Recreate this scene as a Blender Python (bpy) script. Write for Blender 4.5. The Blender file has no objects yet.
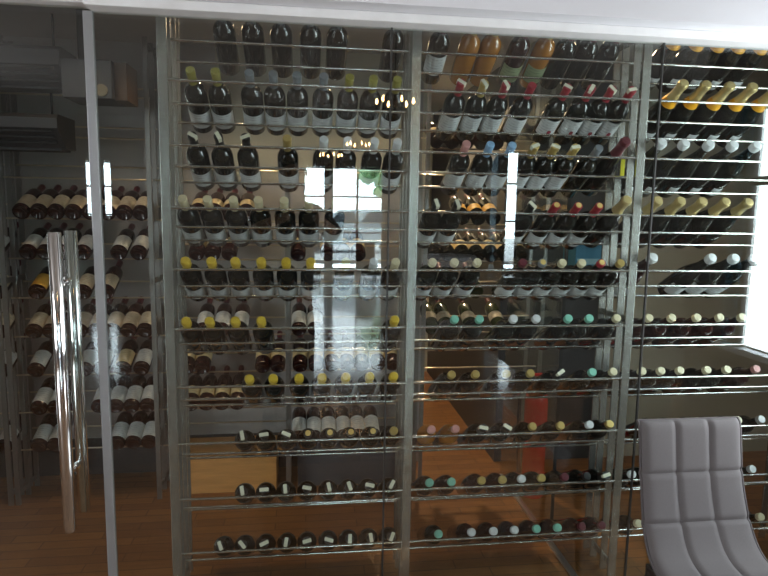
import bpy, bmesh, math, random
from mathutils import Vector, Matrix
random.seed(7)
SC = bpy.context.scene
COL = SC.collection
PI = math.pi

# ------------------------------------------------------------------ camera
YAW, PITCH, ROLL, FPX, H = 0.12998, 0.13052, 0.01673, 605.0, 1.75
_fw = Vector((math.sin(YAW)*math.cos(PITCH), math.cos(YAW)*math.cos(PITCH), -math.sin(PITCH)))
_rt = Vector((math.cos(YAW), -math.sin(YAW), 0)); _up = _rt.cross(_fw)
RT = _rt*math.cos(ROLL) + _up*math.sin(ROLL); UP = -_rt*math.sin(ROLL) + _up*math.cos(ROLL)
cd = bpy.data.cameras.new('camera'); cam = bpy.data.objects.new('camera', cd); COL.objects.link(cam)
cd.sensor_fit = 'HORIZONTAL'; cd.sensor_width = 36; cd.lens = FPX/768*36; cd.clip_start = 0.02
m = Matrix((RT, UP, -_fw)).transposed().to_4x4(); m.translation = (0, 0, H); cam.matrix_world = m
SC.camera = cam
def ray(x, y): return _fw + RT*((x-384)/FPX) - UP*((y-288)/FPX)
def atY(x, y, Y):
    d = ray(x, y); t = Y/d.y; return Vector((d.x*t, Y, H+d.z*t))

# ------------------------------------------------------------------ world, light, exposure
SC.view_settings.view_transform = 'Standard'; SC.view_settings.look = 'None'
SC.view_settings.gamma = 1; SC.view_settings.use_curve_mapping = False
SC.view_settings.exposure = 0.0
SC.cycles.use_denoising = True
SC.cycles.max_bounces = 8; SC.cycles.transparent_max_bounces = 16; SC.cycles.sample_clamp_indirect = 6
w = bpy.data.worlds.new('sky'); SC.world = w; w.use_nodes = True
bg = w.node_tree.nodes['Background']; bg.inputs[0].default_value = (0.78, 0.92, 1.0, 1); bg.inputs[1].default_value = 18.0

def area(name, loc, direction, sx, sy, power, col):
    l = bpy.data.lights.new(name, 'AREA'); l.shape = 'RECTANGLE'; l.size = sx; l.size_y = sy; l.energy = power; l.color = col
    o = bpy.data.objects.new(name, l); COL.objects.link(o); o.location = loc
    o.rotation_euler = Vector(direction).to_track_quat('-Z', 'Y').to_euler(); return o
def point(name, loc, power, col, r=0.03):
    l = bpy.data.lights.new(name, 'POINT'); l.energy = power; l.color = col; l.shadow_soft_size = r
    o = bpy.data.objects.new(name, l); COL.objects.link(o); o.location = loc; return o
def spot(name, loc, direction, power, col, ang=1.6, r=0.04):
    l = bpy.data.lights.new(name, 'SPOT'); l.energy = power; l.color = col; l.shadow_soft_size = r; l.spot_size = ang; l.spot_blend = 0.6
    o = bpy.data.objects.new(name, l); COL.objects.link(o); o.location = loc
    o.rotation_euler = Vector(direction).to_track_quat('-Z', 'Y').to_euler(); return o
# daylight entering by the side window, plus two added fill lamps without real windows
area('daylight_side_window', (2.69, 1.69, 1.66), (-1, 0, 0), 1.02, 1.42, 58, (0.85, 0.95, 1.0))
area('added_fill_left', (-7.8, -3.5, 2.0), (1, 0.15, 0.05), 7.0, 2.6, 560, (0.93, 0.96, 1.0))
area('added_fill_right', (7.8, -1.2, 2.0), (-1, 0.1, 0.05), 4.0, 2.6, 480, (0.93, 0.96, 1.0))
# ceiling lamps of the cellar
for i, (x, y, p) in enumerate(((-1.1, 2.9, 6), (-0.35, 3.3, 15), (0.45, 3.4, 16), (1.0, 4.7, 130), (1.5, 3.05, 14), (2.5, 3.1, 6))):
    spot('cellar_spotlight', (x, y, 2.66), (0, -0.12, -1), p, (1.0, 0.70, 0.42), 2.5)

# ------------------------------------------------------------------ materials
MATS = {}
def mat(name, col, rough=0.5, metal=0.0, spec=0.5, noise=None, coat=0.0, emit=None, bump=None, trans=0.0):
    if name in MATS: return MATS[name]
    m = bpy.data.materials.new(name); m.use_nodes = True; nt = m.node_tree; b = nt.nodes['Principled BSDF']
    b.inputs['Base Color'].default_value = (*col, 1); b.inputs['Roughness'].default_value = rough
    b.inputs['Metallic'].default_value = metal; b.inputs['Specular IOR Level'].default_value = spec
    b.inputs['Coat Weight'].default_value = coat; b.inputs['Transmission Weight'].default_value = trans
    if emit:
        b.inputs['Emission Color'].default_value = (*emit[0], 1); b.inputs['Emission Strength'].default_value = emit[1]
    tc = nt.nodes.new('ShaderNodeTexCoord')
    n = nt.nodes.new('ShaderNodeTexNoise'); nt.links.new(tc.outputs['Object'], n.inputs['Vector'])
    sc, amt = noise or (30, 0.06)
    n.inputs['Scale'].default_value = sc
    r = nt.nodes.new('ShaderNodeMapRange'); r.inputs['To Min'].default_value = 1-amt; r.inputs['To Max'].default_value = 1+amt
    nt.links.new(n.outputs['Fac'], r.inputs['Value'])
    v = nt.nodes.new('ShaderNodeVectorMath'); v.operation = 'SCALE'; v.inputs[0].default_value = col
    nt.links.new(r.outputs['Result'], v.inputs['Scale']); nt.links.new(v.outputs[0], b.inputs['Base Color'])
    if bump:
        n2 = nt.nodes.new('ShaderNodeTexNoise'); n2.inputs['Scale'].default_value = bump[0]; nt.links.new(tc.outputs['Object'], n2.inputs['Vector'])
        bp = nt.nodes.new('ShaderNodeBump'); bp.inputs['Strength'].default_value = bump[1]; nt.links.new(n2.outputs['Fac'], bp.inputs['Height'])
        nt.links.new(bp.outputs['Normal'], b.inputs['Normal'])
    MATS[name] = m; return m
def glass_mat(name, tint=(0.90, 0.93, 0.92), base=0.062):
    m = bpy.data.materials.new(name); m.use_nodes = True; nt = m.node_tree; nt.nodes.clear()
    out = nt.nodes.new('ShaderNodeOutputMaterial'); mx = nt.nodes.new('ShaderNodeMixShader')
    tr = nt.nodes.new('ShaderNodeBsdfTransparent'); tr.inputs[0].default_value = (*tint, 1)
    gl = nt.nodes.new('ShaderNodeBsdfGlossy'); gl.inputs['Roughness'].default_value = 0.0; gl.inputs['Color'].default_value = (1, 1, 1, 1)
    lw = nt.nodes.new('ShaderNodeLayerWeight'); lw.inputs['Blend'].default_value = 0.5
    pw = nt.nodes.new('ShaderNodeMath'); pw.operation = 'POWER'; pw.inputs[1].default_value = 5
    ma = nt.nodes.new('ShaderNodeMath'); ma.operation = 'MULTIPLY_ADD'; ma.inputs[1].default_value = 1-base; ma.inputs[2].default_value = base
    nt.links.new(lw.outputs['Facing'], pw.inputs[0]); nt.links.new(pw.outputs[0], ma.inputs[0]); nt.links.new(ma.outputs[0], mx.inputs[0])
    nt.links.new(tr.outputs[0], mx.inputs[1]); nt.links.new(gl.outputs[0], mx.inputs[2]); nt.links.new(mx.outputs[0], out.inputs[0])
    return m
def plank_mat(name, c1, c2, mortar, sx, sy, rough=0.3, vert=False, coat=0.0):
    m = bpy.data.materials.new(name); m.use_nodes = True; nt = m.node_tree; b = nt.nodes['Principled BSDF']
    tc = nt.nodes.new('ShaderNodeTexCoord'); br = nt.nodes.new('ShaderNodeTexBrick')
    if vert:
        mp = nt.nodes.new('ShaderNodeMapping'); mp.inputs['Rotation'].default_value = (PI/2, 0, 0)
        nt.links.new(tc.outputs['Object'], mp.inputs[0]); nt.links.new(mp.outputs[0], br.inputs['Vector'])
    else: nt.links.new(tc.outputs['Object'], br.inputs['Vector'])
    br.inputs['Color1'].default_value = (*c1, 1); br.inputs['Color2'].default_value = (*c2, 1); br.inputs['Mortar'].default_value = (*mortar, 1)
    br.inputs['Scale'].default_value = 1; br.inputs['Brick Width'].default_value = sx; br.inputs['Row Height'].default_value = sy
    br.inputs['Mortar Size'].default_value = 0.0025; br.offset = 0.37
    n = nt.nodes.new('ShaderNodeTexNoise'); n.inputs['Scale'].default_value = 3; n.inputs['Detail'].default_value = 6
    mp2 = nt.nodes.new('ShaderNodeMapping'); mp2.inputs['Scale'].default_value = (2, 18, 18); nt.links.new(tc.outputs['Object'], mp2.inputs[0]); nt.links.new(mp2.outputs[0], n.inputs['Vector'])
    mr = nt.nodes.new('ShaderNodeMapRange'); mr.inputs['To Min'].default_value = 0.7; mr.inputs['To Max'].default_value = 1.3; nt.links.new(n.outputs['Fac'], mr.inputs[0])
    v = nt.nodes.new('ShaderNodeVectorMath'); v.operation = 'SCALE'; nt.links.new(br.outputs['Color'], v.inputs[0]); nt.links.new(mr.outputs[0], v.inputs['Scale'])
    nt.links.new(v.outputs[0], b.inputs['Base Color']); b.inputs['Roughness'].default_value = rough; b.inputs['Coat Weight'].default_value = coat
    return m
def label_mat(name, paper, ink, scale=1.0):
    """paper with rows of small printed lines"""
    m = bpy.data.materials.new(name); m.use_nodes = True; nt = m.node_tree; b = nt.nodes['Principled BSDF']
    tc = nt.nodes.new('ShaderNodeTexCoord'); wv = nt.nodes.new('ShaderNodeTexWave'); wv.bands_direction = 'Z'
    wv.inputs['Scale'].default_value = 22*scale; wv.inputs['Distortion'].default_value = 1.5; wv.inputs['Detail Scale'].default_value = 60
    nt.links.new(tc.outputs['Object'], wv.inputs['Vector'])
    n = nt.nodes.new('ShaderNodeTexNoise'); n.inputs['Scale'].default_value = 90; nt.links.new(tc.outputs['Object'], n.inputs['Vector'])
    mu = nt.nodes.new('ShaderNodeMath'); mu.operation = 'MULTIPLY'; nt.links.new(wv.outputs['Fac'], mu.inputs[0]); nt.links.new(n.outputs['Fac'], mu.inputs[1])
    cr = nt.nodes.new('ShaderNodeValToRGB'); cr.color_ramp.elements[0].position = 0.35; cr.color_ramp.elements[0].color = (*paper, 1)
    cr.color_ramp.elements[1].position = 0.6; cr.color_ramp.elements[1].color = (*ink, 1); nt.links.new(mu.outputs[0], cr.inputs[0])
    nt.links.new(cr.outputs[0], b.inputs['Base Color']); b.inputs['Roughness'].default_value = 0.6
    MATS[name] = m; return m

STEEL = mat('brushed_steel', (0.56, 0.55, 0.51), 0.27, 0.84, noise=(60, 0.02))
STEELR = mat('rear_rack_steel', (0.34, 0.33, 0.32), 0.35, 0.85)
RAILM = mat('rail_steel', (0.78, 0.76, 0.72), 0.22, 1.0, noise=(60, 0.04))
BRASS = mat('back_rail_steel', (0.72, 0.62, 0.48), 0.28, 1.0)
CHROME = mat('polished_chrome', (0.85, 0.84, 0.83), 0.07, 1.0, noise=(20, 0.02))
GLASS = glass_mat('pane_glass')
SILIC = mat('dark_silicone', (0.03, 0.028, 0.025), 0.4)
EDGEM = mat('glass_edge_profile', (0.35, 0.35, 0.35), 0.35, 0.6)
WHITE = mat('white_painted_plaster', (0.83, 0.82, 0.85), 0.7, noise=(3, 0.03), bump=(40, 0.03))
TRIM = mat('white_trim_paint', (0.80, 0.79, 0.78), 0.5, noise=(14, 0.10))
BEIGE = mat("cellar_beige_wall", (0.50, 0.48, 0.39), 0.8, noise=(5, 0.05))
GREYW = mat('cellar_grey_wall', (0.46, 0.45, 0.44), 0.8, noise=(5, 0.05))
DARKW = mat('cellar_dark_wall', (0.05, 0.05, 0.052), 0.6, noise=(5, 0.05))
DWALL = mat('dining_wall', (0.16, 0.14, 0.125), 0.8, noise=(3, 0.06))
DCEIL = mat('dining_ceiling', (0.30, 0.28, 0.26), 0.8, noise=(3, 0.05))
BLACK = mat('black_metal', (0.012, 0.012, 0.013), 0.4)
PARQ = plank_mat('parquet_floor', (0.33, 0.145, 0.042), (0.25, 0.105, 0.032), (0.13, 0.055, 0.02), 0.45, 0.075, 0.40, coat=0.1)
DPARQ = plank_mat('dining_parquet', (0.30, 0.17, 0.09), (0.22, 0.12, 0.06), (0.06, 0.03, 0.015), 0.6, 0.09, 0.18, coat=1.0)
DPARQ.node_tree.nodes['Principled BSDF'].inputs['Coat Roughness'].default_value = 0.09; DPARQ.node_tree.nodes['Principled BSDF'].inputs['Coat IOR'].default_value = 2.2
CRATE = plank_mat('pine_crate_wood', (0.80, 0.40, 0.12), (0.74, 0.36, 0.11), (0.25, 0.12, 0.05), 1.9, 0.30, 0.55, vert=True)

# ------------------------------------------------------------------ mesh helpers
class MB:
    def __init__(s): s.bm = bmesh.new()
    def box(s, a, b, bev=0):
        x0, y0, z0 = a; x1, y1, z1 = b
        r = bmesh.ops.create_cube(s.bm, size=1)['verts']
        for v in r: v.co = Vector(((x0+x1)/2+v.co.x*(x1-x0), (y0+y1)/2+v.co.y*(y1-y0), (z0+z1)/2+v.co.z*(z1-z0)))
        if bev:
            es = list({e for v in r for e in v.link_edges}); bmesh.ops.bevel(s.bm, geom=es, offset=bev, segments=2, affect='EDGES', profile=0.5)
        return s
    def tube(s, pts, rad, seg=10, cap=True):
        pts = [Vector(p) for p in pts]; rads = rad if isinstance(rad, (list, tuple)) else [rad]*len(pts); rings = []
        up = None
        for i, p in enumerate(pts):
            d = (pts[min(i+1, len(pts)-1)]-pts[max(i-1, 0)]).normalized()
            if up is None: up = d.orthogonal().normalized()
            else: up = (up - d*up.dot(d)).normalized()
            q = d.cross(up)
            rings.append([s.bm.verts.new(p+(up*math.cos(2*PI*k/seg)+q*math.sin(2*PI*k/seg))*rads[i]) for k in range(seg)])
        for a, b in zip(rings, rings[1:]):
            for k in range(seg): s.bm.faces.new((a[k], a[(k+1) % seg], b[(k+1) % seg], b[k]))
        if cap: s.bm.faces.new(list(reversed(rings[0]))); s.bm.faces.new(rings[-1])
        return s
    def lathe(s, prof, seg=20, c=(0, 0, 0), a0=0, a1=2*PI):
        full = abs(a1-a0-2*PI) < 1e-6; n = seg if full else seg+1; rings = []
        for r, z in prof:
            if r < 1e-6: rings.append([s.bm.verts.new((c[0], c[1], c[2]+z))])
            else: rings.append([s.bm.verts.new((c[0]+r*math.cos(a0+(a1-a0)*k/seg), c[1]+r*math.sin(a0+(a1-a0)*k/seg), c[2]+z)) for k in range(n)])
        for a, b in zip(rings, rings[1:]):
            for k in range(seg if full else seg):
                k2 = (k+1) % n
                q = [a[k % len(a)], a[k2 % len(a)], b[k2 % len(b)], b[k % len(b)]]
                q = [v for i, v in enumerate(q) if v not in q[:i]]
                if len(q) > 2:
                    try: s.bm.faces.new(q)
                    except ValueError: pass
        return s
    def ball(s, c, r, sc=(1, 1, 1), sub=2):
        v = bmesh.ops.create_icosphere(s.bm, subdivisions=sub, radius=r)['verts']
        for p in v: p.co = Vector((c[0]+p.co.x*sc[0], c[1]+p.co.y*sc[1], c[2]+p.co.z*sc[2]))
        return s
    def mesh(s, name, smooth=True):
        bmesh.ops.recalc_face_normals(s.bm, faces=s.bm.faces); me = bpy.data.meshes.new(name); s.bm.to_mesh(me); s.bm.free()
        if smooth:
            me.shade_smooth()
            me.set_sharp_from_angle(angle=math.radians(40))
        return me
    def build(s, name, mt, parent=None, smooth=True):
        me = s.mesh(name, smooth); me.materials.append(mt); return link(name, me, parent)
def link(name, me, parent=None, mt=None):
    o = bpy.data.objects.new(name, me); COL.objects.link(o)
    if parent: o.parent = parent
    if mt: o.material_slots[0].link = 'OBJECT'; o.material_slots[0].material = mt
    return o
def tag(o, label=None, cat=None, group=None, kind=None):
    if label: o['label'] = label
    if cat: o['category'] = cat
    if group: o['group'] = group
    if kind: o['kind'] = kind
    return o
def empty(name, loc, label, cat, group=None, rz=0):
    o = bpy.data.objects.new(name, None); o.empty_display_size = 0.05; COL.objects.link(o); o.location = loc; o.rotation_euler.z = rz
    return tag(o, label, cat, group)
def struct(name, mb, mt, smooth=False): return tag(mb.build(name, mt, None, smooth), kind='structure')

# ------------------------------------------------------------------ setting: cellar
GY = 2.32                       # glass front
BWY = 3.98                      # back wall of the cellar, behind the rear racks
struct('floor', MB().box((-3.2, GY-0.02, -0.06), (3.6, 6.3, 0)), PARQ)
struct('ceiling', MB().box((-3.2, GY, 2.72), (3.6, 6.3, 2.78)), GREYW)
struct('wall_back', MB().box((-3.2, BWY, 0), (-0.55, BWY+0.1, 2.72)).box((-0.55, BWY, 0), (0.78, BWY+0.1, 1.9)), GREYW)
struct('wall_back_upper', MB().box((-0.55, BWY-0.01, 1.9), (0.78, BWY+0.1, 2.72)), BEIGE)
struct('wall_left', MB().box((-3.3, GY, 0), (-3.2, 6.3, 2.72)), GREYW)
struct('wall_right', MB().box((3.6, GY, 0), (3.7, 6.3, 2.72)), BEIGE)
struct('wall_corridor_left', MB().box((0.68, BWY+0.1, 0), (0.78, 6.3, 2.72)), BEIGE)
struct('wall_corridor_end', MB().box((0.68, 6.3, 0), (3.6, 6.4, 2.72)), BEIGE)
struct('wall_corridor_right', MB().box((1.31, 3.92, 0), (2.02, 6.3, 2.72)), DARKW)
struct('wall_niche_back', MB().box((2.02, 3.93, 0), (3.6, 4.03, 2.72)), BEIGE)
struct('baseboard_back', MB().box((-3.2, BWY-0.015, 0), (0.68, BWY, 0.24)), DARKW)

# soffit above the glass and its trim
struct('wall_front_soffit', MB().box((-8, 2.16, 2.445), (8, 2.30, 4.0)), WHITE)
struct('trim_1', MB().box((-0.74, 2.245, 2.412), (3.6, 2.345, 2.445), 0.004), TRIM)
struct('trim_2', MB().box((-3.2, 2.27, 2.425), (-0.74, 2.345, 2.445), 0.004), TRIM)
struct('wall_front_left', MB().box((-8, 2.24, 0), (-2.3, 2.34, 2.445)), DWALL)
struct('wall_front_right', MB().box((2.75, 2.24, 0), (8, 2.34, 2.445)), DWALL)
# glass front
jx = [-0.748, 0.316, 1.395]
def pane(name, x0, x1): return struct(name, MB().box((x0, GY-0.005, 0.01), (x1, GY+0.005, 2.425)), GLASS)
door = pane('door_1', -1.95, jx[0]-0.016)
pane('window_1', jx[0]+0.016, jx[1]-0.003); pane('window_2', jx[1]+0.003, jx[2]-0.003); pane('window_3', jx[2]+0.003, 2.75)
struct('trim_3', MB().box((jx[0]-0.016, GY-0.012, 0), (jx[0]+0.016, GY+0.012, 2.412), 0.003), EDGEM)
struct('trim_4', MB().box((jx[1]-0.003, GY-0.0055, 0), (jx[1]+0.003, GY+0.0055, 2.412)), SILIC)
struct('trim_5', MB().box((jx[2]-0.003, GY-0.0055, 0), (jx[2]+0.003, GY+0.0055, 2.412)), SILIC)
# door handle: two chrome tubes with two stand-offs through the pane
ho = atY(54, 232, GY-0.075); hx = ho.x; z0h, z1h = atY(70, 530, GY-0.075).z, ho.z
hd = MB()
hd.lathe([(0, z0h), (0.020, z0h), (0.0225, z0h+0.003), (0.0225, z1h-0.003), (0.020, z1h), (0, z1h)], 20, (hx, GY-0.075, 0))
hd.build('door_handle', CHROME, door)
hi = MB(); hi.lathe([(0, z0h), (0.020, z0h), (0.0225, z0h+0.003), (0.0225, z1h-0.003), (0.020, z1h), (0, z1h)], 20, (hx, GY+0.075, 0))
hi.build('door_handle', CHROME, door)
for yy in (281, 467):
    z = atY(66, yy, GY).z
    MB().tube([(hx, GY-0.07, z), (hx, GY-0.012, z), (hx, GY-0.0121, z), (hx, GY+0.0121, z), (hx, GY+0.012, z), (hx, GY+0.07, z)], [0.008, 0.008, 0.016, 0.016, 0.008, 0.008], 12).build('handle_mount', CHROME, door)

# glass fin with floor channel behind the middle bay
struct('window_4', MB().box((1.283, 2.87, 0.02), (1.291, 3.70, 2.70)), GLASS)
struct('trim_6', MB().box((1.272, 2.56, 0), (1.302, 3.70, 0.012)), mat('floor_channel_metal', (0.7, 0.7, 0.7), 0.3, 0.9))
struct('trim_7', MB().box((1.279, 2.862, 0.02), (1.295, 2.87, 2.70)), SILIC)

# ------------------------------------------------------------------ front racks
RY = 2.55; PITCHZ = 0.2492; Z2 = H+0.4874
def neck_z(k): return Z2-(k-2)*PITCHZ
PX = [-0.5551, 0.4523, 1.4613, 2.47]
TH = math.radians(30.8); BS = 1.13
post_me = MB().box((-0.019, 0, 0), (0.019, 0.012, 2.62), 0.0015).mesh('upright', False); post_me.materials.append(STEEL)
post2_me = MB().box((-0.017, 0, 0), (0.017, 0.010, 2.55), 0.0015).mesh('upright', False); post2_me.materials.append(STEEL)
def rail_mesh(L, r):
    me = MB().tube([(0, 0, 0), (L, 0, 0)], r, 10).mesh('rail'); me.materials.append(RAILM); return me
LBL = ['left bay', 'middle bay', 'right bay']
rail_me = rail_mesh(PX[1]-PX[0]-0.037, 0.0062)
def side_frame(root, X):
    for j, dy in enumerate((0, 0.0768, 0.1791, 0.255)):
        o = link('upright', post_me if j == 0 else post2_me, root); o.location = (X-root.location.x, RY-0.006+dy+(0.006 if j else 0) - root.location.y, 0)
    for z in (0.05, 1.25, 2.5):
        MB().box((X-0.004-root.location.x, RY-root.location.y, z), (X+0.004-root.location.x, RY+0.262-root.location.y, z+0.03)).build('side_tie', STEEL, root)
for b in range(3):
    root = empty('wine_rack', (PX[b], RY, 0), 'steel wine rack of paired horizontal rails, %s behind the glass front' % LBL[b], 'wine rack', 'front row of steel wine racks')
    side_frame(root, PX[b])
    if b == 2: side_frame(root, PX[3])
    for k in range(1, 11):
        z = neck_z(k)
        for dy, dz in ((0, 0), (0.0768, -0.0783), (0.1791, -0.1388)):
            o = link('rail', rail_me, root); o.location = (0.0185, dy, z+dz)

# ------------------------------------------------------------------ bottles
GLS = {
 'dark': mat('dark_bottle_glass', (0.008, 0.009, 0.007), 0.10, coat=0.3, noise=(8, 0.05)),
 'red': mat('red_wine_bottle_glass', (0.030, 0.007, 0.006), 0.08, coat=0.4, noise=(8, 0.1)),
 'amber': mat('amber_wine_bottle_glass', (0.42, 0.17, 0.03), 0.07, coat=0.5, noise=(8, 0.1)),
 'green': mat('green_bottle_glass', (0.04, 0.05, 0.02), 0.10, coat=0.3, noise=(8, 0.1)),
}
CAPC = {
 'black': (0.012, 0.012, 0.013), 'grey': (0.22, 0.24, 0.26), 'yellow': (0.72, 0.50, 0.05), 'olive': (0.33, 0.30, 0.06), 'cream': (0.72, 0.64, 0.42),
 'white': (0.75, 0.77, 0.78), 'red': (0.33, 0.02, 0.035), 'green': (0.25, 0.60, 0.47), 'gold': (0.62, 0.46, 0.16), 'pink': (0.62, 0.30, 0.28),
 'blue': (0.30, 0.50, 0.75), 'seal': (0.012, 0.012, 0.013), 'orange': (0.75, 0.42, 0.12), 'maroon': (0.12, 0.02, 0.03), 'foil': (0.70, 0.55, 0.25)}
for k, c in CAPC.items(): mat('capsule_'+k, c, 0.35, 0.55 if k in ('foil', 'gold') else 0.0)
label_mat('label_white', (0.78, 0.80, 0.80), (0.45, 0.46, 0.47)); label_mat('label_cream', (0.85, 0.68, 0.38), (0.45, 0.32, 0.16))
label_mat('label_beige', (0.70, 0.62, 0.48), (0.4, 0.3, 0.2)); label_mat('label_yellow', (0.85, 0.50, 0.08), (0.5, 0.25, 0.05)); label_mat('label_green', (0.30, 0.36, 0.20), (0.15, 0.2, 0.1))
PAPER = mat('tax_strip_paper', (0.85, 0.83, 0.66), 0.6); SEALM = mat('gold_seal', (0.78, 0.55, 0.18), 0.45)
EMBL = mat('red_emblem', (0.30, 0.02, 0.04), 0.5); ORANGE = mat('orange_foil', (0.95, 0.45, 0.02), 0.35, 0.25)
R, L = 0.040, 0.305
def bordeaux():
    return MB().lathe([(0, 0.012), (0.018, 0.008), (0.030, 0.0), (0.037, 0.001), (R, 0.006), (R, 0.185), (0.0385, 0.198), (0.033, 0.212), (0.024, 0.223), (0.0175, 0.232), (0.0150, 0.245), (0.0142, 0.285), (0.0152, 0.288), (0.0152, 0.297), (0, 0.297)], 22).mesh('glass_body')
def champagne():
    return MB().lathe([(0, 0.015), (0.020, 0.010), (0.034, 0.0), (0.041, 0.002), (0.0435, 0.008), (0.0435, 0.150), (0.041, 0.175), (0.034, 0.205), (0.026, 0.235), (0.0195, 0.262), (0.0165, 0.300), (0.0165, 0.318), (0, 0.318)], 22).mesh('glass_body')
BODY = {'b': bordeaux(), 'c': champagne()}
CAPM = {'b': MB().lathe([(0.0156, 0.240), (0.0152, 0.283), (0.0160, 0.286), (0.0162, 0.302), (0.0150, 0.305), (0, 0.305)], 18).mesh('capsule'),
        'c': MB().lathe([(0.0225, 0.256), (0.0185, 0.285), (0.0180, 0.318), (0.0205, 0.322), (0.0215, 0.333), (0.0170, 0.342), (0, 0.345)], 18).mesh('capsule')}
CAPM['bs'] = MB().lathe([(0.0158, 0.284), (0.0164, 0.288), (0.0166, 0.302), (0.0150, 0.3055), (0, 0.306)], 18).mesh('capsule')
CAPM['cs'] = MB().lathe([(0.0185, 0.312), (0.0205, 0.322), (0.0215, 0.333), (0.0170, 0.342), (0, 0.345)], 18).mesh('capsule')
CAPM['by'] = MB().lathe([(0.0160, 0.262), (0.0172, 0.268), (0.0180, 0.285), (0.0176, 0.300), (0.0140, 0.306), (0, 0.308)], 18).mesh('capsule')
COLLAR = MB().lathe([(0.029, 0.226), (0.0305, 0.226), (0.0285, 0.236), (0.0240, 0.252), (0.0228, 0.256), (0.0215, 0.256)], 20).mesh('foil_collar')
def lab(r, z0, z1, half):   # local -Y side
    return MB().lathe([(r+0.0002, z0), (r+0.0009, z0), (r+0.0009, z1), (r+0.0002, z1)], 14, (0, 0, 0), -PI/2-half, -PI/2+half).mesh('label')
LABM = {('b', 'wide'): lab(R, 0.055, 0.150, 1.35), ('b', 'low'): lab(R, 0.035, 0.115, 1.3), ('c', 'wide'): lab(0.0435, 0.045, 0.125, 1.2), ('b', 'band'): lab(R, 0.06, 0.115, 1.5), ('c', 'small'): lab(0.0435, 0.035, 0.085, 0.5), ('b', 'near'): lab(R, 0.026, 0.125, 1.4)}
EMBM = MB().lathe([(0.0, R+0.0016), (0.009, R+0.0013)], 12).mesh('label_emblem')
STRIP = MB().box((-0.007, -0.0165, 0.300), (0.007, 0.0165, 0.3062)).box((-0.006, -0.0172, 0.288), (0.006, -0.0160, 0.306)).box((-0.006, 0.0160, 0.288), (0.006, 0.0172, 0.306)).mesh('tax_strip', False)
SEAL = MB().lathe([(0.011, 0.3055), (0.011, 0.3068), (0, 0.3070)], 14).mesh('gold_seal')
for me in list(BODY.values())+list(CAPM.values())+[COLLAR]+list(LABM.values())+[EMBM, STRIP, SEAL]: me.materials.append(STEEL)
PROTO = {}
def make_bottle(shape, glass, cap, label, extra):
    root = bpy.data.objects.new('wine_bottle', None); root.empty_display_size = 0.02; COL.objects.link(root)
    link('glass_body', BODY[shape], root, GLS[glass])
    c = link('capsule', CAPM[shape+('s' if 'short' in extra else 'y' if 'wax' in extra else '')], root, MATS['capsule_'+cap])
    if label:
        col, form = label
        lo = link('label', LABM[(shape, form)], root, MATS['label_'+col])
        if 'emblem' in extra:
            e = link('label_emblem', EMBM, lo, EMBL); e.rotation_euler = (PI/2, 0, 0); e.location = (0, 0, 0.085)
    if 'collar' in extra: link('foil_collar', COLLAR, root, ORANGE)
    if 'strip' in extra: link('tax_strip', STRIP, c, PAPER)
    if 'seal' in extra: link('seal', SEAL, c, SEALM)
    return root
def bottle(shape, glass, cap, label, extra=()):
    key = (shape, glass, cap, label, tuple(extra))
    if key not in PROTO:
        PROTO[key] = make_bottle(*key); return PROTO[key]
    src = PROTO[key]; r = src.copy(); COL.objects.link(r)
    for ch in src.children:
        c = ch.copy(); COL.objects.link(c); c.parent = r
        for g in ch.children:
            d = g.copy(); COL.objects.link(d); d.parent = c
    return r
ORD = ['first', 'second', 'third', 'fourth', 'fifth', 'sixth', 'seventh', 'eighth', 'ninth', 'tenth', 'eleventh', 'twelfth']
CAPW = {'black': 'black capsule', 'grey': 'grey capsule', 'yellow': 'yellow capsule', 'olive': 'olive capsule', 'cream': 'cream capsule', 'white': 'white capsule', 'red': 'red capsule',
        'green': 'green capsule', 'gold': 'gold capsule', 'pink': 'pinkish capsule', 'blue': 'blue capsule', 'orange': 'orange capsule', 'maroon': 'maroon capsule', 'foil': 'gold foil'}
GLW = {'dark': 'dark', 'red': 'reddish', 'amber': 'amber', 'green': 'greenish'}
def settle(Xs, lo, hi, step=0.0908):
    """bottles of one row keep clear of each other and of the uprights at both ends"""
    X = list(Xs)
    for q in range(len(X)): X[q] = max(X[q], lo if q == 0 else X[q-1]+step)
    for q in range(len(X)-1, -1, -1): X[q] = min(X[q], hi if q == len(X)-1 else X[q+1]-step)
    return X
def capend_of(k, shape):
    s = 0.034 if shape == 'b' else 0.085; rn = 0.0162*BS if shape == 'b' else 0.0195*BS
    return Vector((0, RY, neck_z(k))) + Vector((0, math.sin(TH), math.cos(TH)))*(rn+0.0068) + Vector((0, -math.cos(TH), math.sin(TH)))*s
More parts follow.
